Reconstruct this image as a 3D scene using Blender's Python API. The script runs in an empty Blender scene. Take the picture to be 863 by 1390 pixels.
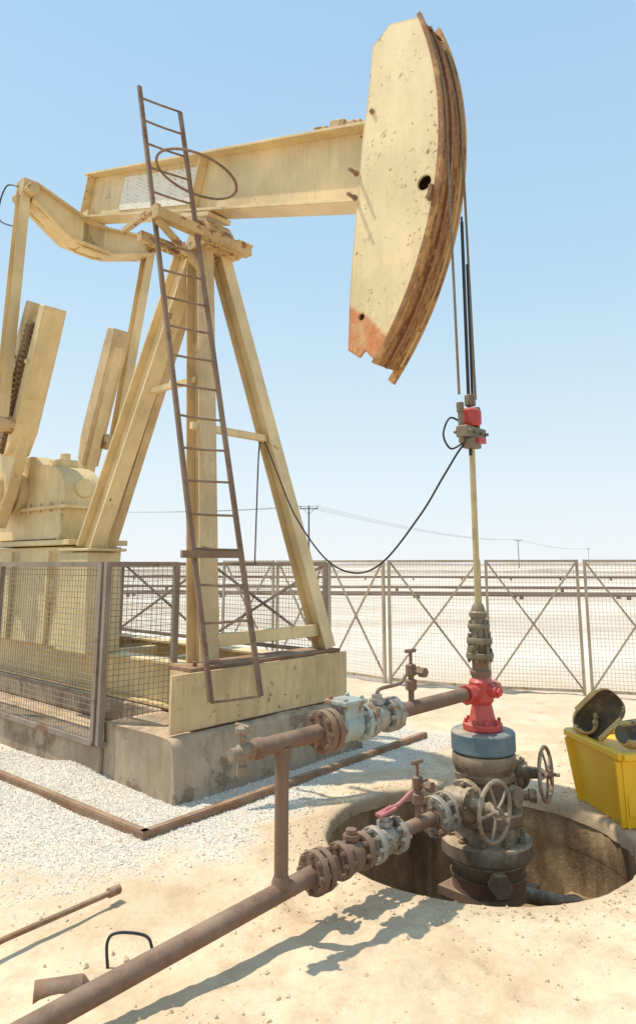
import bpy,bmesh,math,random
from mathutils import Vector,Matrix,noise
random.seed(4)
scn=bpy.context.scene
V=Vector
# ---------------------------------------------------------------- frames
WX,WY=1.09,4.9
PX,PY,PR=1.04,5.0,.99
A48=math.radians(48)
Ld=V((-math.sin(A48),math.cos(A48),0)); Td=V((math.cos(A48),math.sin(A48),0)); Z=V((0,0,1))
def Q(s,n,z): return V((WX,WY,0))+Ld*s+Td*n+Z*z
Dd=V((-.72,-.694,0)).normalized(); Ed=V((.694,-.72,0)).normalized()
def P(d,e,z): return V((WX,WY,0))+Dd*d+Ed*e+Z*z
# ---------------------------------------------------------------- materials
def newmat(name):
    m=bpy.data.materials.new(name); m.use_nodes=True
    nt=m.node_tree; b=nt.nodes['Principled BSDF']
    return m,nt,b
def N(nt,t,**k):
    n=nt.nodes.new(t)
    for a,v in k.items(): setattr(n,a,v)
    return n
def ramp(nt,src,stops):
    r=nt.nodes.new('ShaderNodeValToRGB'); e=r.color_ramp.elements
    while len(e)<len(stops): e.new(.5)
    for i,(p,c) in enumerate(stops):
        e[i].position=p; e[i].color=tuple(c[:3])+(1,) if hasattr(c,'__len__') else (c,c,c,1)
    nt.links.new(src,r.inputs[0]); return r.outputs[0]
def mix(nt,f,a,b):
    m=nt.nodes.new('ShaderNodeMix'); m.data_type='RGBA'
    for idx,val in ((0,f),(6,a),(7,b)):
        if hasattr(val,'is_output'): nt.links.new(val,m.inputs[idx])
        elif idx==0: m.inputs[0].default_value=val
        else: m.inputs[idx].default_value=tuple(val[:3])+(1,)
    return m.outputs[2]
def math_(nt,op,a,b=None):
    m=nt.nodes.new('ShaderNodeMath'); m.operation=op; m.use_clamp=(op in('ADD','MULTIPLY','MAXIMUM'))
    for i,v in enumerate((a,b)):
        if v is None: continue
        if hasattr(v,'is_output'): nt.links.new(v,m.inputs[i])
        else: m.inputs[i].default_value=v
    return m.outputs[0]
def noise_(nt,co,scale,detail=6,rough=.6,stretch=None,dist=0):
    if stretch:
        mp=nt.nodes.new('ShaderNodeMapping'); mp.inputs['Scale'].default_value=stretch
        nt.links.new(co,mp.inputs[0]); co=mp.outputs[0]
    n=N(nt,'ShaderNodeTexNoise'); n.inputs['Scale'].default_value=scale; n.inputs['Detail'].default_value=min(detail,5); n.inputs['Roughness'].default_value=rough; n.inputs['Distortion'].default_value=dist
    nt.links.new(co,n.inputs['Vector']); return n.outputs['Fac']
def bump(nt,b,h,strength=.3,dist=.01):
    n=N(nt,'ShaderNodeBump'); n.inputs['Strength'].default_value=strength; n.inputs['Distance'].default_value=dist
    nt.links.new(h,n.inputs['Height']); nt.links.new(n.outputs[0],b.inputs['Normal'])
def worn(name,col,rust=.4,edge=False,rustcol=(.16,.075,.032),rough=.5,metal=0,spotscale=6,fade=.2,edgew=.012,streak=.5,scratch=0,dust=0,primer=None,edgeamt=.5):
    """paint over steel: faded patches, rust blooms, vertical streaks, worn edges"""
    m,nt,b=newmat(name); tc=N(nt,'ShaderNodeTexCoord').outputs['Object']
    n1=noise_(nt,tc,1.7,4,.6)
    dark=tuple(c*(1-fade*1.3) for c in col); light=tuple(min(.9,c*(1+fade*.35)+.02) for c in col)
    base=mix(nt,ramp(nt,n1,[(.35,0),(.65,1)]),dark,light)
    if primer:
        # primer showing below an oblique worn line on the lower corner of the head
        dv=N(nt,'ShaderNodeVectorMath',operation='DOT_PRODUCT'); nt.links.new(tc,dv.inputs[0])
        dv.inputs[1].default_value=(-.97*Ld.x,-.97*Ld.y,1)
        pm=math_(nt,'SUBTRACT',dv.outputs['Value'],5.90)
        pn=N(nt,'ShaderNodeMath'); pn.operation='MULTIPLY_ADD'; nt.links.new(noise_(nt,tc,7,5,.75),pn.inputs[0]); pn.inputs[1].default_value=-.22; nt.links.new(pm,pn.inputs[2])
        pr=N(nt,'ShaderNodeMath'); pr.operation='MULTIPLY_ADD'; nt.links.new(pn.outputs[0],pr.inputs[0]); pr.inputs[1].default_value=-20; pr.inputs[2].default_value=.5; pr.use_clamp=True
        pc=mix(nt,ramp(nt,noise_(nt,tc,9,5,.75),[(.45,0),(.65,1)]),primer,(.62,.38,.18))
        base=mix(nt,pr.outputs[0],base,pc)
    grime=noise_(nt,tc,3.2,5,.7,(4,4,.5))
    g=ramp(nt,grime,[(.48,0),(.78,streak)])
    base=mix(nt,g,base,(col[0]*.55,col[1]*.45,col[2]*.36))
    sp=noise_(nt,tc,spotscale,6,.75)
    big=noise_(nt,tc,.9,2,.5)
    spm=math_(nt,'ADD',sp,math_(nt,'MULTIPLY',big,.35))
    thr=.93-.3*rust
    rm=ramp(nt,spm,[(max(0,thr-.03),0),(min(1,thr+.03),1)])
    if scratch:
        # long thin scratches running obliquely over the plate, grouped in a few areas
        mp=nt.nodes.new('ShaderNodeMapping'); mp.vector_type='TEXTURE'
        mp.inputs['Rotation'].default_value=(math.radians(38),math.radians(30),math.radians(-42)); mp.inputs['Scale'].default_value=(1,1,5)
        nt.links.new(tc,mp.inputs[0])
        s1=noise_(nt,mp.outputs[0],24,4,.6,None,.5)
        area=ramp(nt,noise_(nt,tc,2.1,3,.6),[(.47,0),(.60,1)])
        sc=math_(nt,'MULTIPLY',ramp(nt,s1,[(.60,0),(.65,scratch)]),area)
        sc2=ramp(nt,math_(nt,'ADD',math_(nt,'MULTIPLY',noise_(nt,tc,22,5,.75),.9),math_(nt,'MULTIPLY',noise_(nt,tc,1.9,3,.6),.36)),[(.755,0),(.785,scratch)])
        rm=math_(nt,'MAXIMUM',rm,math_(nt,'MAXIMUM',sc,sc2))
    if edge:
        bv=N(nt,'ShaderNodeBevel',samples=2); bv.inputs['Radius'].default_value=edgew
        ge=N(nt,'ShaderNodeNewGeometry')
        dp=N(nt,'ShaderNodeVectorMath',operation='DOT_PRODUCT'); nt.links.new(bv.outputs[0],dp.inputs[0]); nt.links.new(ge.outputs['Normal'],dp.inputs[1])
        em=math_(nt,'SUBTRACT',1.0,dp.outputs['Value'])
        em=math_(nt,'MULTIPLY',em,math_(nt,'ADD',noise_(nt,tc,9,3,.7),.02))
        em=ramp(nt,em,[(.025,0),(.07,1)])
        rm=math_(nt,'MAXIMUM',rm,math_(nt,'MULTIPLY',em,edgeamt))
    rc=mix(nt,noise_(nt,tc,25,4,.7),tuple(c*.5 for c in rustcol),tuple(min(1,c*2.4) for c in rustcol))
    out=mix(nt,rm,base,rc)
    if dust:
        ge2=N(nt,'ShaderNodeNewGeometry'); sx=N(nt,'ShaderNodeSeparateXYZ'); nt.links.new(ge2.outputs['Normal'],sx.inputs[0])
        up=math_(nt,'MULTIPLY',ramp(nt,sx.outputs[2],[(.0,.2),(.9,1)]),ramp(nt,noise_(nt,tc,5,5,.7),[(.35,0),(.6,dust)]))
        out=mix(nt,up,out,(.58,.43,.27))
    nt.links.new(out,b.inputs['Base Color'])
    rr=ramp(nt,rm,[(0,rough),(1,.9)]); nt.links.new(rr,b.inputs['Roughness'])
    b.inputs['Metallic'].default_value=metal
    hh=math_(nt,'ADD',math_(nt,'MULTIPLY',noise_(nt,tc,40,3,.7),.5),math_(nt,'MULTIPLY',rm,.3))
    bump(nt,b,hh,.4,.006)
    return m
def simple(name,c1,c2,scale=8,rough=.7,metal=0,bs=.3,bd=.005,detail=5):
    m,nt,b=newmat(name); tc=N(nt,'ShaderNodeTexCoord').outputs['Object']
    n=noise_(nt,tc,scale,detail,.65)
    nt.links.new(mix(nt,ramp(nt,n,[(.3,0),(.7,1)]),c1,c2),b.inputs['Base Color'])
    b.inputs['Roughness'].default_value=rough; b.inputs['Metallic'].default_value=metal
    return m
CREAM=(.745,.57,.295)
M={}
M['paint']=worn('cream_paint',CREAM,.22,edge=True,fade=.16,streak=.4,edgeamt=.7)
M['paintleg']=worn('weathered_cream_paint',(.65,.475,.245),.26,edge=True,streak=.7,spotscale=12,edgeamt=.7)
M['paintplate']=worn('horsehead_paint',(.80,.63,.34),.2,edge=True,spotscale=8,streak=.3,scratch=.85,fade=.12,edgew=.03,primer=(.60,.20,.06),edgeamt=.9)
M['paintworn']=worn('worn_yellow_paint',(.62,.43,.19),.66,dust=.4)
M['rust']=worn('rusty_steel',(.28,.17,.10),.8,rustcol=(.16,.08,.04),rough=.85,streak=.8,dust=.3)
M['ladder']=worn('ladder_rust',(.25,.16,.10),.6,rustcol=(.13,.075,.045),rough=.85)
M['fence']=worn('fence_steel',(.28,.22,.17),.5,rustcol=(.15,.085,.05),rough=.8)
M['wire']=simple('mesh_wire',(.14,.12,.10),(.30,.27,.22),6,.6,.3)
M['wirepale']=simple('pale_mesh_wire',(.26,.22,.18),(.44,.38,.31),6,.6,.2)
M['tanframe']=worn('tan_fence_frame',(.48,.39,.28),.45,rustcol=(.22,.13,.08),rough=.8)
M['dark']=worn('dark_oily_steel',(.125,.085,.05),.62,rustcol=(.045,.032,.02),rough=.55,streak=.9,dust=.85,spotscale=9)
M['black']=simple('black_rubber',(.012,.012,.012),(.03,.03,.03),9,.5)
M['grey']=worn('grey_valve_steel',(.34,.32,.28),.64,rustcol=(.14,.085,.05),rough=.55,metal=.3,dust=.35)
M['stuffing']=worn('dark_olive_fitting',(.155,.125,.075),.6,rustcol=(.08,.05,.03),rough=.5,dust=.6)
M['wheel']=worn('rusty_handwheel',(.27,.21,.15),.8,rustcol=(.14,.08,.045),rough=.75,dust=.3)
M['teal']=worn('grey_green_valve_paint',(.34,.41,.37),.45,rustcol=(.17,.09,.05),rough=.5,dust=.3)
M['brown']=worn('rust_brown_pipe',(.19,.105,.066),.55,rustcol=(.13,.065,.035),rough=.75,dust=.28,spotscale=9)
M['red']=worn('red_paint',(.52,.03,.03),.55,rustcol=(.14,.06,.035),rough=.45,dust=.4)
M['pink']=worn('faded_red_paint',(.45,.12,.13),.35,rough=.6,dust=.3)
M['blue']=worn('blue_paint',(.04,.115,.165),.42,rustcol=(.07,.055,.045),rough=.5,dust=.75)
M['yellow']=worn('bright_yellow_paint',(.95,.52,.005),.12,rustcol=(.12,.07,.03),rough=.4,fade=.06,streak=.3,dust=.2)
M['scoop']=worn('scoop_tan_paint',(.66,.46,.17),.58,rustcol=(.06,.04,.025),rough=.6,streak=.95,dust=.3,spotscale=9)
M['rod']=simple('rod_brass_steel',(.38,.29,.13),(.55,.44,.24),12,.4,.3)
M['cable']=simple('wire_rope',(.14,.10,.06),(.32,.24,.15),60,.7,.2)
M['hole']=simple('dark_recess',(.012,.01,.008),(.035,.028,.02),9,.9)
M['lining']=simple('oily_lining',(.05,.038,.025),(.22,.15,.08),9,.7)
M['concrete']=worn('stained_concrete',(.42,.325,.225),.60,rustcol=(.14,.10,.065),rough=.95,spotscale=3,streak=.95,fade=.3,dust=.9)
M['pole']=simple('pole_timber',(.12,.1,.09),(.18,.16,.14),2,.9)
M['far']=simple('distant_pipe',(.15,.10,.07),(.26,.19,.14),.3,.9)
def track_mat():
    # rust in long bands that follow the curved face
    m,nt,b=newmat('rusty_track'); tc=N(nt,'ShaderNodeTexCoord').outputs['Object']
    n=noise_(nt,tc,5,5,.7); n2=noise_(nt,tc,22,4,.7)
    dv=N(nt,'ShaderNodeVectorMath',operation='DOT_PRODUCT'); nt.links.new(tc,dv.inputs[0]); dv.inputs[1].default_value=(Td.x,Td.y,0)
    cb=N(nt,'ShaderNodeCombineXYZ'); nt.links.new(dv.outputs['Value'],cb.inputs[0])
    nt.links.new(math_(nt,'MULTIPLY',n,.22),cb.inputs[1])
    bands=noise_(nt,cb.outputs[0],17,2,.5)
    c=mix(nt,ramp(nt,bands,[(.38,0),(.62,1)]),(.15,.055,.022),(.50,.27,.09))
    c=mix(nt,ramp(nt,n,[(.45,0),(.7,.8)]),c,(.22,.085,.035))
    c=mix(nt,ramp(nt,n2,[(.5,0),(.8,.5)]),c,(.50,.33,.16))
    nt.links.new(c,b.inputs['Base Color']); b.inputs['Roughness'].default_value=.8
    bump(nt,b,n2,.25,.003); return m
M['track']=track_mat()
def plate_mat():
    m,nt,b=newmat('faded_nameplate'); tc=N(nt,'ShaderNodeTexCoord').outputs['Object']
    br=N(nt,'ShaderNodeTexBrick'); mp=nt.nodes.new('ShaderNodeMapping'); mp.inputs['Rotation'].default_value=(math.radians(90),0,math.radians(-42)); nt.links.new(tc,mp.inputs[0]); nt.links.new(mp.outputs[0],br.inputs[0])
    br.inputs['Scale'].default_value=7; br.inputs['Mortar Size'].default_value=.04; br.inputs['Color1'].default_value=(.50,.47,.39,1); br.inputs['Color2'].default_value=(.62,.57,.47,1); br.inputs['Mortar'].default_value=(.80,.75,.64,1)
    n=noise_(nt,tc,9,5,.8)
    c=mix(nt,ramp(nt,n,[(.40,0),(.56,1)]),br.outputs[0],(.78,.73,.61))
    nt.links.new(c,b.inputs['Base Color']); b.inputs['Roughness'].default_value=.6; return m
M['plate']=plate_mat()
# ---------------------------------------------------------------- mesh helper
class G:
    def __init__(s): s.bm=bmesh.new()
    def faces(s,rings,closed=True,cap=True):
        vs=[[s.bm.verts.new(p) for p in r] for r in rings]; n=len(vs[0])
        for a,b in zip(vs,vs[1:]):
            for i in range(n if closed else n-1):
                j=(i+1)%n
                s.bm.faces.new((a[i],a[j],b[j],b[i]))
        if cap and closed and n>2:
            s.bm.faces.new(list(reversed(vs[0]))); s.bm.faces.new(vs[-1])
        return s
    def prism(s,pts,vec):
        pts=[V(p) for p in pts]; return s.faces([pts,[p+vec for p in pts]])
    def box(s,c,dx,dy,dz,ax=(Ld,Td,Z)):
        c=V(c);a,b,d=[V(k) for k in ax]
        r=[c-a*dx/2-b*dy/2,c+a*dx/2-b*dy/2,c+a*dx/2+b*dy/2,c-a*dx/2+b*dy/2]
        return s.prism([p-d*dz/2 for p in r],d*dz)
    def bar(s,p1,p2,w,h,up=Z):
        p1,p2=V(p1),V(p2);d=(p2-p1).normalized(); a=d.cross(up)
        if a.length<1e-3: a=d.cross(V((1,0,0)))
        a.normalize(); b=a.cross(d).normalized()
        r=[(-w/2,-h/2),(w/2,-h/2),(w/2,h/2),(-w/2,h/2)]
        return s.faces([[p+a*x+b*y for x,y in r] for p in (p1,p2)])
    def loft(s,p1,pr1,p2,pr2,a,b):
        return s.faces([[V(p1)+a*x+b*y for x,y in pr1],[V(p2)+a*x+b*y for x,y in pr2]])
    def ring(s,c,axis,r,seg):
        axis=V(axis).normalized(); u=axis.cross(V((0,0,1)))
        if u.length<1e-3: u=V((1,0,0))
        u.normalize(); w=axis.cross(u)
        return [V(c)+u*r*math.cos(2*math.pi*i/seg)+w*r*math.sin(2*math.pi*i/seg) for i in range(seg)]
    def cyl(s,p1,p2,r1,r2=None,seg=16):
        p1,p2=V(p1),V(p2); ax=p2-p1
        return s.faces([s.ring(p1,ax,r1,seg),s.ring(p2,ax,r1 if r2 is None else r2,seg)])
    def lathe(s,o,axis,prof,seg=28):
        o=V(o);axis=V(axis).normalized()
        return s.faces([s.ring(o+axis*h,axis,max(r,.0005),seg) for h,r in prof])
    def tube(s,pts,r,seg=8,closed=False):
        pts=[V(p) for p in pts]; n=len(pts); rings=[];u=None
        for i,p in enumerate(pts):
            if closed: d=pts[(i+1)%n]-pts[i-1]
            else: d=pts[min(i+1,n-1)]-pts[max(i-1,0)]
            d.normalize()
            if u is None:
                u=d.cross(Z)
                if u.length<1e-3:u=V((1,0,0))
            u=(u-d*u.dot(d)).normalized(); w=d.cross(u)
            rings.append([p+u*r*math.cos(2*math.pi*k/seg)+w*r*math.sin(2*math.pi*k/seg) for k in range(seg)])
        if closed: rings.append([q.copy() for q in rings[0]])
        return s.faces(rings,cap=not closed)
    def flange(s,c,axis,r,t,nb=8,br=.013,bl=.03):
        c=V(c);axis=V(axis).normalized()
        s.lathe(c-axis*t/2,axis,[(0,r*.97),(t*.12,r),(t*.88,r),(t,r*.97)],32)
        for q in s.ring(c,axis,r*.8,nb):
            s.cyl(q-axis*(t/2+bl),q+axis*(t/2+bl),br*.6,seg=6)
            s.cyl(q-axis*(t/2+bl*.7),q-axis*t/2,br,seg=6); s.cyl(q+axis*t/2,q+axis*(t/2+bl*.7),br,seg=6)
        return s
    def done(s,name,mat,parent=None,bevel=0,label=None,kind=None,cat=None,flat=False):
        me=bpy.data.meshes.new(name)
        off=V((0,0,0)); p=parent
        while p is not None: off+=p.location; p=p.parent
        bmesh.ops.recalc_face_normals(s.bm,faces=s.bm.faces)
        for v in s.bm.verts: v.co-=off
        for f in s.bm.faces: f.smooth=not flat
        s.bm.to_mesh(me); s.bm.free()
        if not flat:
            try: me.set_sharp_from_angle(angle=math.radians(32))
            except Exception: pass
        me.materials.append(M[mat] if isinstance(mat,str) else mat)
        o=bpy.data.objects.new(name,me); scn.collection.objects.link(o)
        if parent: o.parent=parent
        if bevel:
            b=o.modifiers.new('b','BEVEL'); b.width=bevel; b.segments=2; b.limit_method='ANGLE'; b.angle_limit=math.radians(40)
        if label:o['label']=label
        if kind:o['kind']=kind
        if cat:o['category']=cat
        return o
def thing(name,label,cat,loc,group=None):
    o=bpy.data.objects.new(name,None); o.location=V(loc); o.empty_display_size=.2
    scn.collection.objects.link(o); o['label']=label; o['category']=cat
    if group:o['group']=group
    return o
def ibeam(w,h,tf,tw):
    a,b=w/2,h/2;c=tw/2
    return [(-a,-b),(a,-b),(a,-b+tf),(c,-b+tf),(c,b-tf),(a,b-tf),(a,b),(-a,b),(-a,b-tf),(-c,b-tf),(-c,-b+tf),(-a,-b+tf)]
def smooth(pts,n=8):
    pts=[V(p) for p in pts]; r=[]
    for i in range(len(pts)-1):
        p0=pts[max(i-1,0)];p1=pts[i];p2=pts[i+1];p3=pts[min(i+2,len(pts)-1)]
        for k in range(n):
            t=k/n; r.append(.5*((2*p1)+(p2-p0)*t+(2*p0-5*p1+4*p2-p3)*t*t+(3*p1-p0-3*p2+p3)*t*t*t))
    return r+[pts[-1]]
# ================================================================= PUMP JACK
pj=thing('pump_jack','weathered cream oil pump jack with ladder on concrete base','pump jack',Q(3.2,0,0))
g=G()
g.prism([Q(2.14,-.93,.456),Q(2.17,-.93,.456),Q(2.17,-.93,.89),Q(2.14,-.93,.89)],Td*2.1)
g.prism([Q(2.171,-.72,.456),Q(2.46,-.72,.456),Q(2.46,-.72,.888),Q(2.171,-.72,.888)],Td*1.86)
sk=g.done('skid','paintleg',pj,.005)
for n in (-.28,.75):
    g=G(); g.loft(Q(2.47,n,.665),ibeam(.2,.40,.025,.02),Q(8.2,n,.665),ibeam(.2,.40,.025,.02),Td,Z); g.done('skid_rail','paint',sk,.003)
for s in (3.6,4.6,5.6,6.8,8.1):
    g=G(); g.box(Q(s,.235,.66),.12,.8,.3); g.done('cross_member','paint',sk,.003)
g=G(); g.box(Q(2.33,.2,.905),.30,1.84,.03)
for n in (-.62,1.0): g.cyl(Q(2.26,n,.91),Q(2.26,n,.96),.02,seg=6)
g.done('base_plate','rust',sk,.003)
def leg(p1,p2,w,h,mat,side,name='leg',tf=.018):
    d=(V(p2)-V(p1)).normalized(); b=side.cross(d).normalized(); a=d.cross(b).normalized()
    g=G(); pr=ibeam(w,h,tf,.016); g.loft(p1,pr,p2,pr,a,b); return g.done(name,mat,pj,.003)
leg(Q(2.37,-.45,.92),Q(2.98,-.14,4.92),.2,.2,'paintleg',Td)
leg(Q(2.28,1.0,.92),Q(2.98,.14,4.92),.15,.17,'paint',Td)
leg(Q(4.20,-.5,1.88),Q(3.12,-.17,4.95),.17,.27,'paint',Td,tf=.03)
leg(Q(4.26,-.28,1.88),Q(3.16,-.02,4.95),.10,.22,'paintleg',Td,tf=.03)
for a,b,w,h in ((Q(2.63,-.45,3.0),Q(2.63,.56,3.0),.05,.07),(Q(2.33,-.36,1.1),Q(2.3,.95,1.1),.06,.11),(Q(2.8,-.27,3.5),Q(3.5,-.3,3.5),.05,.06)):
    g=G(); g.bar(a,b,w,h); g.done('brace','paint',pj,.003)
g=G()
g.box(Q(2.98,0,4.96),.5,.5,.09); g.box(Q(2.98,0,5.04),.34,.36,.08)
g.prism([Q(2.78,-.17,5.08),Q(3.18,-.17,5.08),Q(3.08,-.17,5.25),Q(2.88,-.17,5.25)],Td*.34)
g.cyl(Q(2.98,-.24,5.17),Q(2.98,.24,5.17),.09,seg=20)
for a in (-.2,.2):
    for n in (-.2,.2): g.cyl(Q(2.98+a,n,4.88),Q(2.98+a,n,5.07),.02,seg=6)
g.done('saddle_bearing','paintworn',pj,.005)
g=G()
g.bar(Q(2.72,-.88,4.98),Q(2.72,.30,4.98),.1,.1); g.bar(Q(3.24,-.7,4.98),Q(3.24,.3,4.98),.08,.1)
g.bar(Q(2.72,-.85,4.92),Q(2.8,-.2,4.6),.05,.06); g.bar(Q(2.72,-.84,5.06),Q(3.3,-.84,5.0),.05,.05)
g.box(Q(2.9,.2,5.03),.5,.2,.02)
g.done('bracket','paintworn',pj,.003)
# --- walking beam
B0,B1=Q(.8,0,5.055),Q(5.58,0,6.53)
bd=(B1-B0).normalized(); bu=bd.cross(Td).normalized()
if bu.z<0: bu=-bu
g=G()
g.loft(B0,ibeam(.28,.70,.03,.025),B1,ibeam(.26,.60,.03,.025),Td,bu)
for t in (.49,.98):
    c=B0.lerp(B1,t); g.box(c,.02,.24,.60,(bd,Td,bu))
c=B0.lerp(B1,.455)
g.box(c-bu*.37,.5,.3,.05,(bd,Td,bu))
beam=g.done('walking_beam','paint',pj,.004)
g=G(); c=B0.lerp(B1,.66)-Td*.022
g.box(c+bu*.01,1.6,.008,.42,(bd,Td,bu)); g.done('nameplate','plate',beam,label='faded white sign panel with illegible weathered lettering')
g=G()
for t,h in ((.06,.04),(.10,.07),(.14,.03)):
    c=B0.lerp(B1,t)+bu*(.36+h/2); g.box(c,.16,.2,h,(bd,Td,bu))
g.done('hinge_plate','paintworn',beam,.004)
# --- horsehead
PC=(2.9,5.1)
def arc(R,a0,a1,n=28):
    return [(PC[0]-R*math.cos(math.radians(a0+(a1-a0)*i/n)),PC[1]+R*math.sin(math.radians(a0+(a1-a0)*i/n))) for i in range(n+1)]
out=arc(2.86,19,-39)+[(.74,3.33),(.80,3.40),(.86,3.35),(.97,3.43),(.95,3.9),(.87,4.64),(.79,5.28),(.73,5.6),(.68,6.02),(.50,6.13)]
def cut(o,cutters):
    for c in cutters:
        m=o.modifiers.new('c','BOOLEAN'); m.object=c; m.operation='DIFFERENCE'; m.solver='EXACT'
    dg=bpy.context.evaluated_depsgraph_get(); me=bpy.data.meshes.new_from_object(o.evaluated_get(dg))
    me.polygons.foreach_set('use_smooth',[False]*len(me.polygons))
    o.modifiers.clear(); o.data=me
    for c in cutters: bpy.data.objects.remove(c)
g=G(); g.prism([Q(a,-.19,b) for a,b in out],Td*.02)
hh=g.done('horsehead','paintplate',pj,flat=True)
cs=[]
for s,z,r in ((.21,4.60,.06),(.83,3.68,.028)):
    g=G(); g.cyl(Q(s,-.25,z),Q(s,-.1,z),r,seg=24); cs.append(g.done('cutter','hole',pj))
bpy.context.view_layer.update(); cut(hh,cs)
g=G(); g.prism([Q(a,.13,b) for a,b in out],Td*.02); g.done('side_plate','paint',hh,flat=True)
g=G()
back=[(.82,3.45),(.92,3.9),(.84,4.64),(.76,5.28),(.70,5.6),(.65,5.98)]
rg=[]
for a,b in back+[(.50,6.11),(.19,6.0)]:
    rg.append([Q(a,-.168,b),Q(a+.012,-.168,b+.004),Q(a+.012,.128,b+.004),Q(a,.128,b)])
g.faces(rg); g.done('back_web','paintworn',hh)
g=G()
def strip(n0,n1,r0,r1,a0=19.5,a1=-40.0):
    i_=arc(r0,a0,a1,44); o_=arc(r1,a0,a1,44)
    g.faces([[Q(i_[k][0],n0,i_[k][1]),Q(o_[k][0],n0,o_[k][1]),Q(o_[k][0],n1,o_[k][1]),Q(i_[k][0],n1,i_[k][1])] for k in range(len(i_))])
strip(-.168,.128,2.80,2.835)
strip(-.200,-.171,2.835,2.868,19.8,-39.0)
strip(-.035,-.012,2.835,2.855); strip(.131,.155,2.80,2.872,21.5,-42)
g.done('cable_track','track',hh)
for s,z,l,r in ((.86,4.93,.10,.016),(.88,4.72,.10,.016),(.69,5.42,.02,.014),(.16,4.45,.05,.014)):
    g=G(); g.cyl(Q(s,-.19-l,z),Q(s,-.19,z),r,seg=10); g.cyl(Q(s,-.19-.02,z),Q(s,-.19,z),r*1.6,seg=6)
    g.done('bolt','rust',hh)
g=G(); g.bar(Q(.16,-.205,4.45),Q(.14,-.205,4.55),.03,.03,Ld); g.done('latch','rust',hh)
for n in (-.115,.115):
    pts=[Q(a,n,b) for a,b in arc(2.85,16,1,12)]+[Q(.047,n,5.0),Q(.02,n,2.93)]
    g=G(); g.tube(pts,.010,8); g.done('bridle_cable','cable',pj)
g=G(); g.tube([Q(0,-.02,2.5),Q(0,-.02,4.27)],.0125,10); g.cyl(Q(0,-.02,4.27),Q(0,-.02,4.31),.008,seg=8)
ur=g.done('upper_rod','black',pj)
g=G(); g.tube([Q(.0,.035,2.9),Q(0,.035,3.95)],.010,8); g.done('upper_rod','black',pj)
g=G()
g.box(Q(0,0,2.66),.09,.27,.08)
for n in (-.115,.115): g.cyl(Q(.015,n,2.58),Q(.015,n,2.86),.019,seg=12); g.cyl(Q(.015,n,2.80),Q(.015,n,2.87),.027,seg=12)
g.cyl(Q(0,0,2.86),Q(0,0,2.94),.042,seg=6)
g.box(Q(-.02,-.05,2.58),.09,.08,.07); g.box(Q(0.02,.08,2.59),.08,.05,.06)
for a in (-.12,-.04,.05,.12): g.cyl(Q(-.07,a,2.66),Q(.07,a,2.66),.013,seg=6)
cb=g.done('carrier_bar','stuffing',pj,.006)
g=G(); g.lathe(Q(0,0,2.71),Z,[(0,.06),(.02,.075),(.11,.075),(.13,.05)],20); g.done('load_cell','red',cb)
g=G(); g.box(Q(-.075,.0,2.60),.03,.10,.04); g.done('clamp','red',cb,.004)
g=G(); g.cyl(Q(0,0,1.43),Q(0,0,2.62),.021,seg=16)
rod=g.done('polished_rod','rod',None,label='dull brass coloured polished rod hanging above wellhead',cat='rod')
# --- equaliser
g=G()
prof=[(-.82,6.12),(-.72,6.02),(-.3,5.80),(-.1,5.74),(.15,5.74),(.35,5.80),(.80,5.94),(.9,6.02),(.9,6.2),(.8,6.24),(.2,6.13),(-.15,6.16),(-.72,6.36),(-.82,6.36)]
g.prism([Q(5.42,a,b) for a,b in prof],Ld*.03)
g.prism([Q(5.62,a,b) for a,b in prof],Ld*.03)
g.prism([Q(5.36,a,b) for a,b in [(-.82,6.10),(-.3,5.78),(.3,5.78),(.9,5.98),(.9,6.01),(.3,5.81),(-.3,5.81),(-.82,6.13)]],Ld*.34)
g.prism([Q(5.36,a,b) for a,b in [(-.82,6.36),(-.15,6.16),(.2,6.13),(.85,6.24),(.85,6.21),(.2,6.10),(-.15,6.13),(-.82,6.33)]],Ld*.34)
g.box(Q(5.52,.02,5.93),.2,.3,.34)
g.box(Q(5.52,.02,6.2),.3,.26,.14)
eq=g.done('equalizer_beam','paint',pj,.004)
for n,z in ((-.86,6.22),(.9,6.10)):
    g=G(); g.cyl(Q(5.3,n,z),Q(5.74,n,z),.075,seg=18); g.box(Q(5.52,n,z+.06),.2,.16,.2); g.done('wrist_joint','paintworn',eq,.004)
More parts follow.
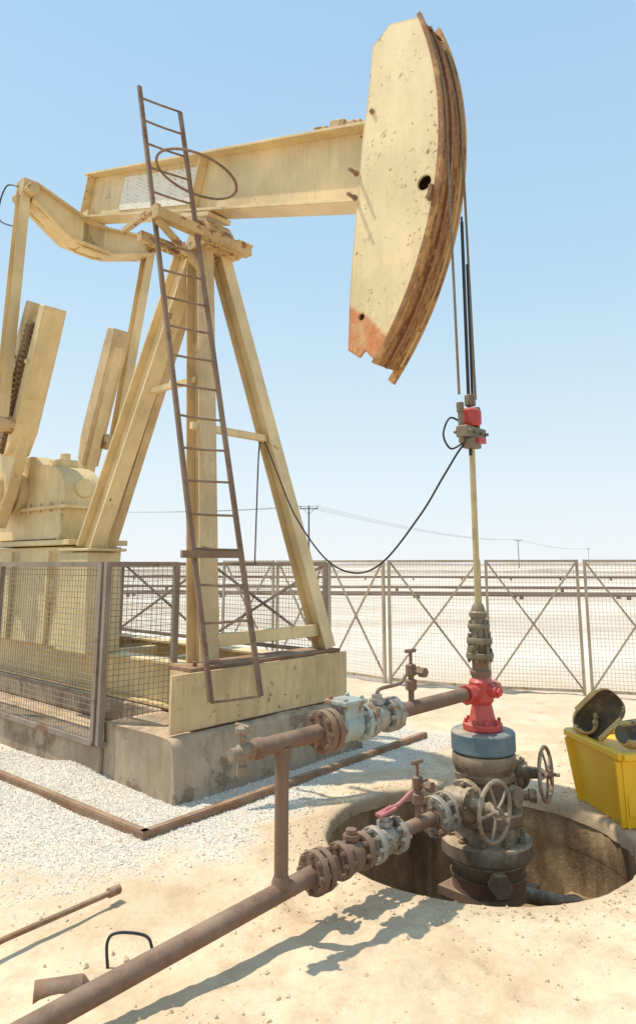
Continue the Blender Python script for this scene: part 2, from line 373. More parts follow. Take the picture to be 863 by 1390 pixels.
# --- cranks, pitmans
SH=(6.0,2.62)
def crank(n,near):
    sx=SH[0]+(0 if near else .12)
    cd=(V((5.2 if near else 5.34,4.72))-V((sx,SH[1]))).normalized()
    cp=V((cd.y,-cd.x))
    def C(a,w,nn): return Q(sx+cd.x*a+cp.x*w,n+nn,SH[1]+cd.y*a+cp.y*w)
    AX=((C(1,0,0)-C(0,0,0)).normalized(),Td,(C(0,1,0)-C(0,0,0)).normalized())
    g=G(); k=1 if near else .42
    g.prism([C(-.42,-.2*k,-.07),C(-.42,.2*k,-.07),C(.1,.3*k,-.07),C(2.15,.21*k,-.07),C(2.15,-.21*k,-.07),C(.1,-.3*k,-.07)],Td*.14)
    g.cyl(Q(sx,n-.16,SH[1]),Q(sx,n+.16,SH[1]),.2,seg=28)
    if near: g.cyl(Q(sx,n-.2,SH[1]),Q(sx,n-.15,SH[1]),.13,seg=24)
    ck=g.done('crank','paint',pj,.01)
    if near:
        g=G()
        g.box(C(1.25,-.04,-.10),1.6,.06,.05,AX)
        for i in range(24): g.box(C(.48+i*.066,-.005,-.125),.036,.09,.12,AX)
        g.done('toothed_rack','rust',ck)
    sides=((-1,.25,.12),(1,.26,.12)) if near else ((1,.11,-.09),)
    for sgn,wd,a0 in sides:
        g=G(); th=.14 if near else .12
        pr=[C(.45,sgn*a0,-th),C(2.28,sgn*a0,-th),C(2.28,sgn*wd,-th),C(1.9,sgn*(wd+.02),-th),C(.8,sgn*(wd+.02),-th),C(.5,sgn*(wd-.05),-th)]
        g.prism(pr,Td*th*2)
        if near:
            for a in (.8,1.6): g.cyl(C(a,sgn*(a0+wd)/2,-.18),C(a,sgn*(a0+wd)/2,.17),.03,seg=6)
        g.done('counterweight','paint' if near else 'paintleg',ck,.012)
crank(-.66,True); crank(.42,False)
def pitman(top,bot):
    d=(V(bot)-V(top)).normalized(); b=Td.cross(d).normalized()
    g=G(); pr=ibeam(.12,.15,.014,.014); g.loft(top,pr,bot,pr,Td,b)
    pm=g.done('pitman_arm','paint',pj,.003)
    g=G(); g.cyl(V(bot)-Td*.10,V(bot)+Td*.22*(1 if (V(bot)-Q(0,0,0)).dot(Td)<0 else -1),.105,seg=22); g.cyl(V(bot)-Td*.13,V(bot)+Td*.12,.06,seg=6)
    for q in g.ring(V(bot)-Td*.11,Td,.08,8): g.cyl(q-Td*.015,q+Td*.02,.014,seg=6)
    g.done('crank_pin','paintworn',pm,.004)
pitman(Q(5.50,-.90,6.2),Q(5.56,-.93,3.34))
pitman(Q(5.52,.93,6.08),Q(5.80,.72,3.35))
# --- gear reducer & pedestal
g=G()
hp=[(5.00,2.02),(4.92,2.30)]+[(5.32-.42*math.cos(math.radians(a)),2.50+.38*math.sin(math.radians(a))) for a in range(0,91,15)]+[(5.6,2.92),(5.7,3.02),(6.1,3.06),(6.5,2.91),(6.75,2.6),(6.7,2.02)]
g.prism([Q(a,-.43,b) for a,b in hp],Td*.46)
g.box(Q(5.78,-.20,2.38),1.94,.56,.045)
g.box(Q(5.38,-.2,2.92),.22,.22,.10); g.cyl(Q(5.38,-.2,2.95),Q(5.38,-.2,3.05),.06,seg=12)
g.cyl(Q(4.88,-.2,2.6),Q(5.0,-.2,2.6),.11,seg=20)
g.cyl(Q(6.05,-.54,2.6),Q(6.05,.38,2.6),.27,seg=28)
g.tube(smooth([Q(4.95,-.45,2.3),Q(4.86,-.48,2.1),Q(4.92,-.48,1.98)]),.02,8)
for i in range(8): g.cyl(Q(4.94+i*.25,-.455,2.33),Q(4.94+i*.25,-.455,2.44),.018,seg=6)
gr=g.done('gear_reducer','paint',pj,.035)
g=G()
g.prism([Q(4.6,-.50,.87),Q(6.9,-.50,.87),Q(6.75,-.45,1.93),Q(4.62,-.45,1.93)],Td*.6)
g.prism([Q(3.96,-.62,.87),Q(4.58,-.62,.87),Q(4.58,-.62,1.86),Q(4.02,-.62,1.86)],Td*.38)
g.box(Q(5.65,-.18,1.975),2.2,.72,.06); g.box(Q(4.28,-.42,1.885),.62,.44,.03)
for s in (5.0,5.9): g.box(Q(s,-.515,1.38),.05,.05,1.0)
g.done('pedestal','paint',pj,.008)
g=G(); g.tube(smooth([Q(5.55,-.95,6.30),Q(5.75,-1.0,6.36),Q(5.92,-1.0,6.2),Q(5.88,-1.0,5.95),Q(5.62,-.95,5.80)]),.010,6); g.done('grease_hose','black',pj)
# --- ladder
g=G()
nl,nr=-.80,-.39
LB,LT=(1.77,.72),(3.14,6.52)
def LP(n,t): return Q(LB[0]+(LT[0]-LB[0])*t+(.06 if n<-.6 else -.05),n,LB[1]+(LT[1]-LB[1])*t)
for n,tt in ((nl,1.01),(nr,.985)): g.bar(LP(n,0),LP(n,tt),.042,.028,Ld)
for i in range(21):
    t=.0+i/20*.985; k=random.uniform(-.001,.001)
    g.tube([LP(nl,t+k),LP(nl,t).lerp(LP(nr,t),.5)-Z*random.uniform(0,.008),LP(nr,t-k)],.011,6)
ld=g.done('ladder','ladder',pj)
g=G(); c=Q(2.50,-.58,5.40); g.tube([c+Ld*.38*math.cos(a)+Td*.38*math.sin(a)+Z*(.07*math.cos(a)-.08*math.sin(a)) for a in [2*math.pi*k/40 for k in range(40)]],.013,6,closed=True)
g.done('safety_hoop','ladder',ld)
for a,b in ((LP(nr,.19),Q(2.35,-.5,1.88)),(LP(nr,.70),Q(2.72,-.35,4.95)),(LP(nl,.72),Q(2.72,-.86,4.98))):
    g=G(); g.bar(a,b,.03,.03); g.done('stand_off','ladder',ld)
g=G(); g.bar(LP(nl-.12,.19),LP(nr,.19),.04,.06); g.done('stand_off','ladder',ld)
g=G()
g.tube(smooth([(1.02,4.84,2.72),(.93,4.84,2.76),(.88,4.84,2.64),(.93,4.84,2.54),(1.02,4.84,2.58),(.97,4.86,2.5),(.88,4.95,2.34),(.755,5.2,2.1),(.512,5.6,1.76),(.30,6.0,1.67),(.057,6.4,1.80),(-.22,6.7,2.2),(-.40,6.9,2.62),(-.56,7.02,3.0),(-.6,7.05,2.9),(-.62,7.1,2.3),(-.63,7.1,1.75)]),.0075,6)
g.done('signal_cable','black',pj)
# ================================================================= CONCRETE, FRAME
g=G()
NX=60
def blockpt(s,n,z):
    q=Q(s,n,z); k=noise.noise(q*5)*.016+noise.noise(q*14)*.010+noise.noise(q*2)*.02
    return q+Td*(k if n<0 else 0)-Ld*abs(k)*.9+Z*(k*.6 if z>.3 else 0)
rings=[]
for i in range(NX+1):
    n=-.97+2.2*i/NX
    rings.append([blockpt(a,n,b) for a,b in [(2.0,-.1),(2.005,.03),(2.015,.08),(2.02,.14),(2.03,.20),(2.035,.26),(2.04,.32),(2.05,.37),(2.06,.41),(2.085,.435),(2.12,.442),(2.3,.442),(3.0,.442),(3.0,.2),(3.0,-.1)]])
g.faces(rings)
g.done('concrete_block','concrete',None,label='stained grey brown concrete plinth under pump jack skid',cat='plinth')
g=G(); g.prism([Q(3.01,-1.0,-.1),Q(8.8,-1.0,-.1),Q(8.8,-1.0,.24),Q(3.01,-1.0,.24)],Td*2.3)
g.prism([Q(3.02,-.4,.241),Q(8.5,-.4,.241),Q(8.5,-.4,.455),Q(3.02,-.4,.455)],Td*1.3)
g.done('concrete_slab','concrete',None,.02,label='long low concrete foundation slab beneath skid rails',cat='foundation')
g=G()
def ang(p1,p2):
    g.bar(p1+Z*.01,p2+Z*.01,.010,.06)
    d=(p2-p1).normalized(); a=d.cross(Z); g.bar(p1+a*-.028+Z*.043,p2+a*-.028+Z*.043,.05,.007)
ang(Q(1.62,-1.5,0),Q(1.77,2.0,0)); ang(Q(6.5,-1.62,0),Q(1.62,-1.5,0))
g.done('edging_frame','rust',None,label='rusty steel angle edging around white gravel bed',cat='edging')
# ================================================================= FENCE PANELS
def panel(p1,p2,z0,z1,pitch,diag,label,group,fm='tanframe',fw=.045,wr=.0022,foot=True,catname='fence panel',name='fence_panel',wm='wire'):
    p1,p2=V((p1[0],p1[1],0)),V((p2[0],p2[1],0)); d=(p2-p1); Lh=d.length; d.normalize(); nn=d.cross(Z)
    t=thing(name,label,catname,p1,group)
    g=G()
    for x in (0,Lh): g.bar(p1+d*x+Z*(0 if foot else z0),p1+d*x+Z*(z1+.02),fw,fw,nn)
    g.bar(p1+Z*z1,p2+Z*z1,fw*.9,fw*.9); g.bar(p1+Z*z0,p2+Z*z0,fw*.9,fw*.9)
    if diag:
        g.bar(p1+Z*z0+nn*.012,p2+Z*z1+nn*.012,.024,.024); g.bar(p2+Z*z0-nn*.02,p1+Z*z1-nn*.02,.024,.024)
    g.done('frame',fm,t)
    g=G()
    k=int(Lh/pitch)
    for i in range(1,k+1):
        q=p1+d*(i*Lh/(k+1)); j=nn*random.uniform(-.003,.003); g.cyl(q+Z*z0+j,q+Z*z1-j,wr,seg=4)
    k=int((z1-z0)/pitch)
    for i in range(1,k+1):
        z=z0+i*(z1-z0)/(k+1); g.cyl(p1+Z*z+nn*.004,p2+Z*z+nn*.004,wr,seg=4)
    g.done('wire_mesh',wm,t)
    return t
def q2(s,n): q=Q(s,n,0); return (q.x,q.y)
gl='rusty mesh guard panel beside pump jack base'
for a,b in ((5.02,3.07),(7.0,5.06)):
    panel(q2(a,-1.02),q2(b,-1.02),.27,1.74,.05,False,gl,'guard panels around pump jack','fence',.05,.0026,False,'guard panel','guard_panel')
panel(q2(2.98,-1.02),q2(2.92,-.34),.27,1.74,.05,False,gl,'guard panels around pump jack','fence',.05,.0026,False,'guard panel','guard_panel')
for a,b in ((6.5,4.58),(4.54,2.6)):
    panel(q2(a,1.38),q2(b,1.38),.83,1.74,.05,True,gl,'guard panels around pump jack','fence',.045,.0026,True,'guard panel','guard_panel')
sl='tan site fence panel with wire mesh and crossed braces'
fp=[(-1.8,13.4),(-.75,12.6),(.15,11.75),(1.03,10.85),(2.34,10.15),(3.62,9.82),(4.85,9.45)]
for i,(a,b) in enumerate(zip(fp,fp[1:])):
    a,b=V(a),V(b); d=(b-a).normalized()*.05
    panel(a+d,b-d,.06,1.78,.05,True,sl,'site fence panels',fw=.038,wr=.0018,wm='wirepale')
# ================================================================= WELLHEAD
wh=thing('wellhead','oily wellhead tree with red tee and blue flange in pit','wellhead',(WX,WY,-.85))
O=V((WX,WY,0))
g=G(); g.lathe(O+Z*-.85,Z,[(0,.19),(.55,.19),(.56,.23),(.64,.23),(.66,.24)],36)
g.box(O+Z*-.30,.46,.46,.05,(Dd,Ed,Z))
g.done('casing','brown',wh)
g=G(); g.lathe(O+Z*-.24,Z,[(0,.19),(.02,.215),(.09,.235),(.14,.26),(.16,.25),(.26,.215),(.34,.205),(.36,.19),(.44,.165),(.52,.16),(.60,.17),(.68,.19)],36)
g.flange(O+Z*-.03,Z,.285,.10,10,.026,.035); g.flange(O+Z*.155,Z,.235,.08,9,.024,.03); g.flange(O+Z*.39,Z,.19,.04,10,.014,.02)
g.cyl(P(.05,0,.27),P(.34,0,.27),.085,seg=20); g.cyl(P(-.05,0,.33),P(-.3,0,.33),.08,seg=20)
g.cyl(P(0,.1,.3),P(0,.22,.3),.045,seg=16); g.cyl(P(0,.2,.3),P(0,.25,.3),.065,seg=8)
g.cyl(P(.1,.1,-.14),P(.24,.24,-.14),.045,seg=12); g.cyl(P(.22,.22,-.14),P(.26,.26,-.14),.07,seg=6)
g.cyl(P(-.12,.12,.26),P(-.22,.22,.26),.028,seg=10); g.cyl(P(-.2,.2,.26),P(-.23,.23,.26),.042,seg=6)
for v in g.bm.verts: v.co+=V((noise.noise(v.co*8),noise.noise(v.co*8+V((5,0,0))),noise.noise(v.co*8+V((0,5,0)))))*.014
g.done('casing_head','dark',wh)
g=G(); g.flange(O+Z*.485,Z,.205,.085,12,.017,.03); g.done('lower_flange','dark',wh)
g=G(); g.lathe(O+Z*.537,Z,[(0,.2),(.01,.208),(.115,.208),(.125,.2),(.13,.15)],36)
g.done('blue_flange','blue',wh,label='dark teal blue painted flange with dusty top')
g=G(); g.lathe(O+Z*.67,Z,[(0,.13),(.04,.13),(.045,.09),(.11,.075),(.16,.065)],28)
for q in g.ring(O+Z*.71,Z,.11,8): g.cyl(q,q+Z*.03,.013,seg=6)
g.lathe(O+Z*.83,Z,[(0,.065),(.02,.08),(.14,.08),(.17,.055)],20)
g.cyl(P(-.15,0,.905),P(.18,0,.905),.05,seg=20); g.cyl(P(-.17,0,.905),P(-.12,0,.905),.062,seg=8); g.cyl(P(.13,0,.905),P(.18,0,.905),.066,seg=8)
g.cyl(P(0,0,.92),P(0,.13,.92),.042,seg=16); g.cyl(P(0,.11,.92),P(0,.15,.92),.03,seg=6)
g.done('flow_tee','red',wh,.004,label='red painted flow tee with side outlets')
g=G(); g.lathe(O+Z*.99,Z,[(0,.055),(.03,.07),(.05,.07),(.06,.055),(.13,.052)],18); g.done('neck','brown',wh)
g=G()
g.lathe(O+Z*1.10,Z,[(0,.05),(.03,.06),(.33,.05),(.36,.042),(.38,.03)],24)
g.flange(O+Z*1.14,Z,.092,.035,6,.013,.03); g.flange(O+Z*1.235,Z,.085,.04,6,.012,.03); g.flange(O+Z*1.33,Z,.074,.03,6,.011,.025); g.lathe(O+Z*1.39,Z,[(0,.064),(.03,.064),(.045,.045)],8)
g.cyl(P(.05,.0,1.19),P(.12,.0,1.19),.02,seg=8); g.cyl(P(-.05,.0,1.28),P(-.12,.0,1.28),.018,seg=8)
g.done('stuffing_box','stuffing',wh)
def wheelvalve(base,axis,r,body):
    base=V(base);axis=V(axis).normalized()
    g=G(); g.lathe(base,axis,[(-.08,.07),(0,.085),(.06,.075),(.07,.095),(.1,.095),(.11,.045),(.2,.035),(.22,.045),(.26,.02)],20)
    for q in g.ring(base+axis*.085,axis,.08,6): g.cyl(q-axis*.03,q+axis*.03,.012,seg=6)
    gv=g.done('gate_valve',body,wh)
    g=G(); c=base+axis*.26; rp=g.ring(c,axis,r,32)
    g.tube(rp,.013,8,closed=True)
    for q in g.ring(c,axis,r*.98,5): g.tube([c+axis*.01,(c+q)/2+axis*.012,q],.009,6)
    g.cyl(c-axis*.03,c+axis*.04,.026,seg=12); g.cyl(c,c+axis*.09,.012,seg=8)
    g.done('handwheel','wheel',gv)
wheelvalve(P(.36,.04,.31),Ed,.165,'dark')
wheelvalve(P(-.27,.0,.36),(Ed+V((.1,.25,.05))),.165,'dark')
for d in (-.2,-.36):
    g=G(); g.flange(P(d,0,.33),Dd,.115,.05,8,.014,.03); g.done('side_flange','dark',wh)
g=G(); g.cyl(P(-.36,0,.33),P(-.48,0,.33),.05,seg=14); g.done('side_outlet','dark',wh)
g=G(); g.flange(P(.22,0,.27),Dd,.13,.05,8,.015,.03); g.done('side_flange','dark',wh)
# ================================================================= FLOW LINES
fl=thing('flow_line','rusty flow line manifold with flanged valves above ground','pipe manifold',P(1.76,0,0))
def LZ(d): return .275-.035*d
def UZ(d): return .915-.022*d
g=G(); g.cyl(P(1.48,0,LZ(1.48)),P(3.6,0,.045),.044,seg=24); g.done('lower_pipe','brown',fl)
g=G(); g.cyl(P(.58,0,LZ(.58)),P(.86,0,LZ(.86)),.038,seg=20); g.done('lower_pipe','brown',fl)
g=G(); g.cyl(P(1.76,0,.19),P(1.76,0,UZ(1.76)),.034,seg=20)
g.lathe(P(1.76,0,.22),Z,[(0,.05),(.03,.043),(.05,.036)],20); g.lathe(P(1.76,0,UZ(1.76)-.09),Z,[(0,.036),(.03,.042),(.07,.046)],20)
g.done('riser','brown',fl)
g=G(); g.cyl(P(.2,0,UZ(.2)),P(.92,0,UZ(.9)),.042,seg=20); g.done('upper_pipe','brown',fl)
g=G(); g.cyl(P(1.48,0,UZ(1.48)),P(1.92,0,UZ(1.92)),.042,seg=20)
g.lathe(P(1.90,0,UZ(1.9)),Dd,[(0,.05),(.03,.05),(.05,.03)],16)
g.done('upper_pipe','brown',fl)
def ball(dc,zf,half,mat,r=.075,fr=.095,name='ball_valve'):
    g=G(); ax=P(dc+.1,0,zf(dc+.1))-P(dc,0,zf(dc)); ax.normalize(); c=P(dc,0,zf(dc))
    g.lathe(c-ax*half,ax,[(0,.055),(half*.4,.062),(half*.7,r),(half*1.3,r),(half*1.6,.062),(half*2,.055)],24)
    g.cyl(c,c+Z*(r+.05),.03,seg=12); g.cyl(c+Z*(r+.0),c+Z*(r+.025),.045,seg=8)
    v=g.done(name,mat,fl)
    for s in (-1,1):
        g=G(); g.flange(c+ax*(half*s),ax,fr,.04,8,.014,.028); g.done('flange','grey' if mat!='brown' else 'brown',v)
    return v,c
for d,b in ((.44,.035),(.54,.03)):
    g=G(); g.flange(P(d,0,LZ(d)),Dd,.115,.045,8,.017,b); g.done('flange','grey',fl)
g=G(); g.cyl(P(.3,0,LZ(.3)),P(.58,0,LZ(.58)),.055,seg=18); g.done('lower_pipe','brown',fl)
v,c=ball(1.0,LZ,.09,'grey')
g=G()
g.tube(smooth([c+Z*.13,c+Z*.15-Dd*.02,c+Z*.155-Dd*.12-Ed*.0,c+Z*.19-Dd*.22,c+Z*.20-Dd*.25]),.012,8); g.bar(c+Z*.135+Dd*.05,c+Z*.15-Dd*.08,.05,.014); g.done('lever','pink',v,label='faded red valve lever')
v,c=ball(1.27,LZ,.085,'brown',.08,.092,'check_valve')
for d,b in ((1.49,.03),(1.54,.02)):
    g=G(); g.flange(P(d,0,LZ(d)),Dd,.104,.034,8,.015,b); g.done('flange','brown',fl)
v,c=ball(1.05,UZ,.085,'grey',.075,.095)
g=G(); g.tube(smooth([c+Z*.12,c+Z*.15-Dd*.03,c+Z*.16-Dd*.2,c+Z*.2-Dd*.26]),.011,8); g.done('lever','brown',v)
g=G(); c=P(1.3,0,UZ(1.3)); ax=Dd
g.lathe(c-ax*.11,ax,[(0,.06),(.03,.065),(.05,.082),(.17,.082),(.19,.065),(.22,.06)],24)
g.box(c+Z*.07,.15,.13,.10,(Dd,Ed,Z)); g.box(c+Z*.125,.18,.16,.025,(Dd,Ed,Z))
for a in (-.065,.065):
    for b in (-.055,.055): g.cyl(c+Dd*a+Ed*b+Z*.13,c+Dd*a+Ed*b+Z*.155,.013,seg=6)
g.done('swing_check_valve','teal',fl,.008,label='grey green check valve with bolted square cover')
g=G(); g.flange(P(1.19,0,UZ(1.19)),Dd,.10,.035,8,.014,.025); g.done('flange','teal',fl)
for d in (1.43,1.48):
    g=G(); g.flange(P(d,0,UZ(d)),Dd,.108,.038,8,.016,.025); g.done('flange','brown',fl)
g=G(); g.flange(P(.92,0,UZ(.92)),Dd,.095,.04,8,.014,.03); g.done('flange','grey',fl)
def needle(b,h,mat='brown'):
    b=V(b); g=G()
    g.cyl(b,b+Z*h*.55,.018,seg=10); g.lathe(b+Z*h*.3,Z,[(0,.02),(.01,.035),(.06,.035),(.07,.02)],8)
    g.lathe(b+Z*h*.55,Z,[(0,.02),(.01,.032),(h*.2,.032),(h*.22,.018)],8)
    g.cyl(b+Z*h*.65,b+Z*h*.65+Ed*.09,.018,seg=8); g.cyl(b+Z*h*.65+Ed*.07,b+Z*h*.65+Ed*.11,.03,seg=6)
    g.cyl(b+Z*h*.65-Dd*.0,b+Z*h*.65-Dd*.08,.02,seg=8)
    g.cyl(b+Z*h*.77,b+Z*h,.01,seg=6); g.tube([b+Z*h+Dd*.045,b+Z*h-Dd*.045],.012,6)
    g.done('needle_valve',mat,fl)
needle(P(.74,0,UZ(.74)),.33); needle(P(.70,0,LZ(.70)),.34)
b=P(1.97,0,UZ(1.97)); g=G()
g.lathe(b-Dd*.03,Dd,[(0,.03),(.02,.04),(.08,.04),(.10,.028),(.14,.028)],12); g.cyl(b+Dd*.04-Z*.08,b+Dd*.04+Z*.1,.018,seg=8); g.lathe(b+Dd*.04+Z*.08,Z,[(0,.02),(.01,.035),(.03,.035),(.04,.02)],10)
g.tube([b+Dd*.04+Z*.12-Ed*.05,b+Dd*.04+Z*.12+Ed*.05],.008,6); g.lathe(b+Dd*.04-Z*.1,Z,[(0,.026),(.04,.026)],8)
g.done('sample_valve','wheel',fl)
g=G(); g.tube(smooth([O+V((.15,-.05,-.3)),O+V((.4,-.1,-.33)),O+V((.6,-.05,-.4)),O+V((.72,.0,-.62))]),.045,12)
g.done('drain_pipe','dark',None,label='rusty bent drain pipe leaving casing inside pit',cat='pipe')
g=G(); g.tube(smooth([O+V((.45,.25,-.75)),O+V((.5,.15,-.45)),O+V((.62,.1,-.42)),O+V((.68,.15,-.7))]),.02,8)
g.done('bent_tube','brown',None,label='thin bent rusty tube standing on pit floor',cat='pipe')
# ================================================================= YELLOW BOX
yb=thing('yellow_bin','bright yellow steel bin standing beside the well pit','bin',(2.05,5.05,0))
b0=[V((2.07,5.06,.0)),V((2.97,5.22,.0)),V((2.86,5.85,.0)),V((1.985,5.68,.0))]
b1=[V((2.03,4.98,.46)),V((3.0,5.17,.46)),V((2.89,5.92,.46)),V((1.92,5.72,.46))]
cen=sum(b1,V())/4
g=G(); g.faces([b0,b1],cap=False); g.bm.faces.new([g.bm.verts.new(p) for p in b0])
ins=[p.lerp(cen,.05) for p in b1]; g.faces([[p+Z*.0 for p in ins],[p.lerp(cen,.12)*1-Z*.38 for p in b1]],cap=False)
g.bm.faces.new([g.bm.verts.new(p.lerp(cen,.12)-Z*.36) for p in b1])
body=g.done('bin_body','yellow',yb)
g=G()
for i in range(4): g.bar(b1[i]+Z*.01,b1[(i+1)%4]+Z*.01,.06,.05)
g.done('rim','yellow',yb,.01)
for t in (.0,1.0):
    a=b0[0].lerp(b0[3],.04+.92*t); c_=b1[0].lerp(b1[3],.04+.92*t)
    g=G(); g.bar(a+V((-.01,-.002,0)),c_+V((-.01,-.002,-.02)),.03,.05,V((1,0,0))); g.done('corner_post','yellow',yb,.006)
g=G(); g.faces([[p.lerp(cen,.06)-Z*.03 for p in b1],[p.lerp(cen,.06)-Z*.02 for p in b1]]); g.done('lid','yellow',yb)
def shell(c,r,l,axis,up,label,mat='brown'):
    axis=V(axis).normalized(); up=V(up); up=(up-axis*up.dot(axis)).normalized(); sd=axis.cross(up)
    t=thing('half_shell',label,'half shell',c)
    def prof(h): return max(.35,math.sqrt(max(0,1-(abs(h)*1.75)**4)))
    for nm,ra,rb,mm in (('shell',r,r*.86,mat),('lining',r*.855,r*.81,'lining')):
        g=G(); rings=[]
        for k in range(17):
            h=(k/16-.5); f=prof(h)
            o_=[V(c)+axis*h*l-up*ra*f*math.cos(a)+sd*ra*f*math.sin(a) for a in [math.radians(-92+184*i/20) for i in range(21)]]
            i_=[V(c)+axis*h*l-up*rb*f*math.cos(a)+sd*rb*f*math.sin(a) for a in [math.radians(92-184*i/20) for i in range(21)]]
            rings.append(o_+i_)
        g.faces(rings); g.done(nm,mm,t)
    for s in (-1,1):
        g=G(); g.bar(V(c)+sd*s*r*.95-axis*l*.28,V(c)+sd*s*r*.95+axis*l*.28,.035,.03,up); g.done('lip',mat,t,.005)
shell((2.06,5.44,.645),.135,.38,(.5,-.4,.65),(-.50,-.74,.35),'rounded tan and black scoop shell leaning on yellow bin','scoop')
shell((2.25,5.20,.585),.11,.3,(.9,.3,.05),(-.1,-.45,1),'upturned cream and rust half shell on yellow bin','scoop')
shell((2.02,5.58,.58),.09,.22,(.3,.9,.1),(-.5,.2,.8),'small dark oily half shell on bin rim','scoop')
# ================================================================= SMALL THINGS
g=G(); g.tube([(-1.62,3.25,.05),(-1.43,3.54,.06),(-1.06,3.99,.07)],.014,10); g.cyl((-1.08,3.97,.07),(-1.04,4.02,.07),.024,seg=12)
g.done('steel_bar','rust',None,label='rusty steel bar lying on sand',cat='bar')
g=G(); g.lathe((-.98,3.30,-.01),(-.95,-.3,0),[(-.02,.02),(0,.045),(.01,.052),(.2,.055)],22)
g.done('pipe_stub','brown',None,label='short brown pipe end half buried in sand',cat='pipe')
g=G(); g.tube(smooth([(-.93,3.46,-.02),(-.94,3.47,.08),(-.9,3.48,.115),(-.78,3.49,.10),(-.74,3.47,.06),(-.73,3.46,-.02)]),.007,8)
g.done('wire_staple','black',None,label='bent black wire loop sticking out of sand',cat='wire loop')
# ================================================================= GROUND
def sn(x,y):
    dx,dy=x-WX,y-WY
    return dx*Ld.x+dy*Ld.y, dx*Td.x+dy*Td.y
def gmask(x,y):
    s,n=sn(x,y)
    ds=max(1.62-s,0,s-9); dn=max(-1.7-n,0,n-2.0)
    d=math.hypot(ds,dn)+.5*(noise.noise(V((x*1.3,y*1.3,3))))+.25*noise.noise(V((x*4,y*4,8)))
    left=max(0,min(1,(-.3-x)/1.0))
    return max(0,min(1,1-(d-.1)/(.35+.6*left)))
def gh(x,y):
    r=math.hypot(x-PX,y-PY)
    w=1/(1+(r/14)**2)
    nr_=max(.12,min(1,(r-PR)/.35))
    rough=max(0,min(1,.55+1.9*noise.noise(V((x*.9,y*.9,21)))))
    h=(noise.noise(V((x*.8,y*.8,0)))*.05+noise.noise(V((x*2.5,y*2.5,5)))*.024)*w*max(0,min(1,(r-PR)/.5))
    h+=(noise.noise(V((x*7,y*7,9)))*.020+noise.noise(V((x*15,y*15,2)))*.015)*w*(.25+.9*rough)*nr_
    s,n=sn(x,y)
    gm_=1-.6*gmask(x,y) if r<9 else 1
    h*=gm_
    h+=.07*math.exp(-((s-3.3)/.45)**2-((n+1.08)/.2)**2)
    if 1.4<s<2.1 and -1.6<n<2: h*=.4
    return h-.005
rs=[PR-.012,PR-.01,PR-.004,PR+.006,PR+.02,PR+.035]
while rs[-1]<5000: rs.append(rs[-1]*(1.014 if rs[-1]<6 else 1.04)+.001)
NA=360
verts=[];faces=[];gm=[];rim=[]
for i,r in enumerate(rs):
    for k in range(NA):
        a=2*math.pi*k/NA; rr=r
        ca,sa=math.cos(a),math.sin(a)
        if i<8: rr=r+(.020*noise.noise(V((ca*4,sa*4,0)))+.010*noise.noise(V((ca*16,sa*16,i*.4))))*(1-i/8)
        x=PX+rr*ca;y=PY+rr*sa
        z=gh(x,y) if r<60 else 0
        if i==0: z=-.10
        if i==1: z=-.045+.01*noise.noise(V((x*9,y*9,1)))
        if i==2: z=-.018+.5*z
        if i==3: z=-.007+.8*z
        verts.append((x,y,z)); gm.append(gmask(x,y) if r<40 else 0)
        rim.append(max(0,min(1,1-(r-PR)/(.20+.2*noise.noise(V((ca*3,sa*3,4)))))))
for i in range(len(rs)-1):
    for k in range(NA):
        j=(k+1)%NA; faces.append((i*NA+k,i*NA+j,(i+1)*NA+j,(i+1)*NA+k))
me=bpy.data.meshes.new('ground'); me.from_pydata(verts,[],faces)
at=me.attributes.new('gravel','FLOAT','POINT'); at.data.foreach_set('value',gm)
at=me.attributes.new('rim','FLOAT','POINT'); at.data.foreach_set('value',rim)
me.polygons.foreach_set('use_smooth',[True]*len(faces))
m,nt,b=newmat('sand_ground'); tc=N(nt,'ShaderNodeTexCoord').outputs['Object']
sand=mix(nt,ramp(nt,noise_(nt,tc,1.1,5,.6),[(.35,0),(.65,1)]),(.56,.40,.24),(.74,.59,.40))
sand=mix(nt,ramp(nt,noise_(nt,tc,35,4,.8),[(.45,0),(.8,.45)]),sand,(.80,.68,.50))
sand=mix(nt,ramp(nt,noise_(nt,tc,4,5,.7),[(.48,0),(.72,.65)]),sand,(.43,.29,.17))
ra=N(nt,'ShaderNodeAttribute',attribute_name='rim')
sand=mix(nt,math_(nt,'MULTIPLY',ra.outputs['Fac'],ramp(nt,noise_(nt,tc,6,5,.7),[(.3,.3),(.65,.85)])),sand,(.44,.31,.19))
vo=N(nt,'ShaderNodeTexVoronoi'); vo.inputs['Scale'].default_value=60; nt.links.new(tc,vo.inputs['Vector'])
gc=mix(nt,ramp(nt,vo.outputs['Distance'],[(.2,0),(.7,1)]),(.80,.74,.64),(.50,.44,.35))
gc=mix(nt,ramp(nt,noise_(nt,tc,1.8,5,.7),[(.45,0),(.7,.7)]),gc,(.66,.54,.38))
ga=N(nt,'ShaderNodeAttribute',attribute_name='gravel')
col=mix(nt,ga.outputs['Fac'],sand,gc)
ln=N(nt,'ShaderNodeVectorMath',operation='LENGTH'); nt.links.new(tc,ln.inputs[0])
fr=N(nt,'ShaderNodeMapRange'); fr.inputs[1].default_value=8; fr.inputs[2].default_value=14; nt.links.new(ln.outputs['Value'],fr.inputs[0])
farc=mix(nt,ramp(nt,noise_(nt,tc,.10,5,.75,(.35,1,1)),[(.38,0),(.6,1)]),(.48,.38,.28),(.72,.65,.55))
farc=mix(nt,ramp(nt,noise_(nt,tc,1.5,5,.8),[(.45,0),(.7,.5)]),farc,(.54,.44,.33))
col=mix(nt,fr.outputs[0],col,farc)
nt.links.new(col,b.inputs['Base Color']); b.inputs['Roughness'].default_value=.95
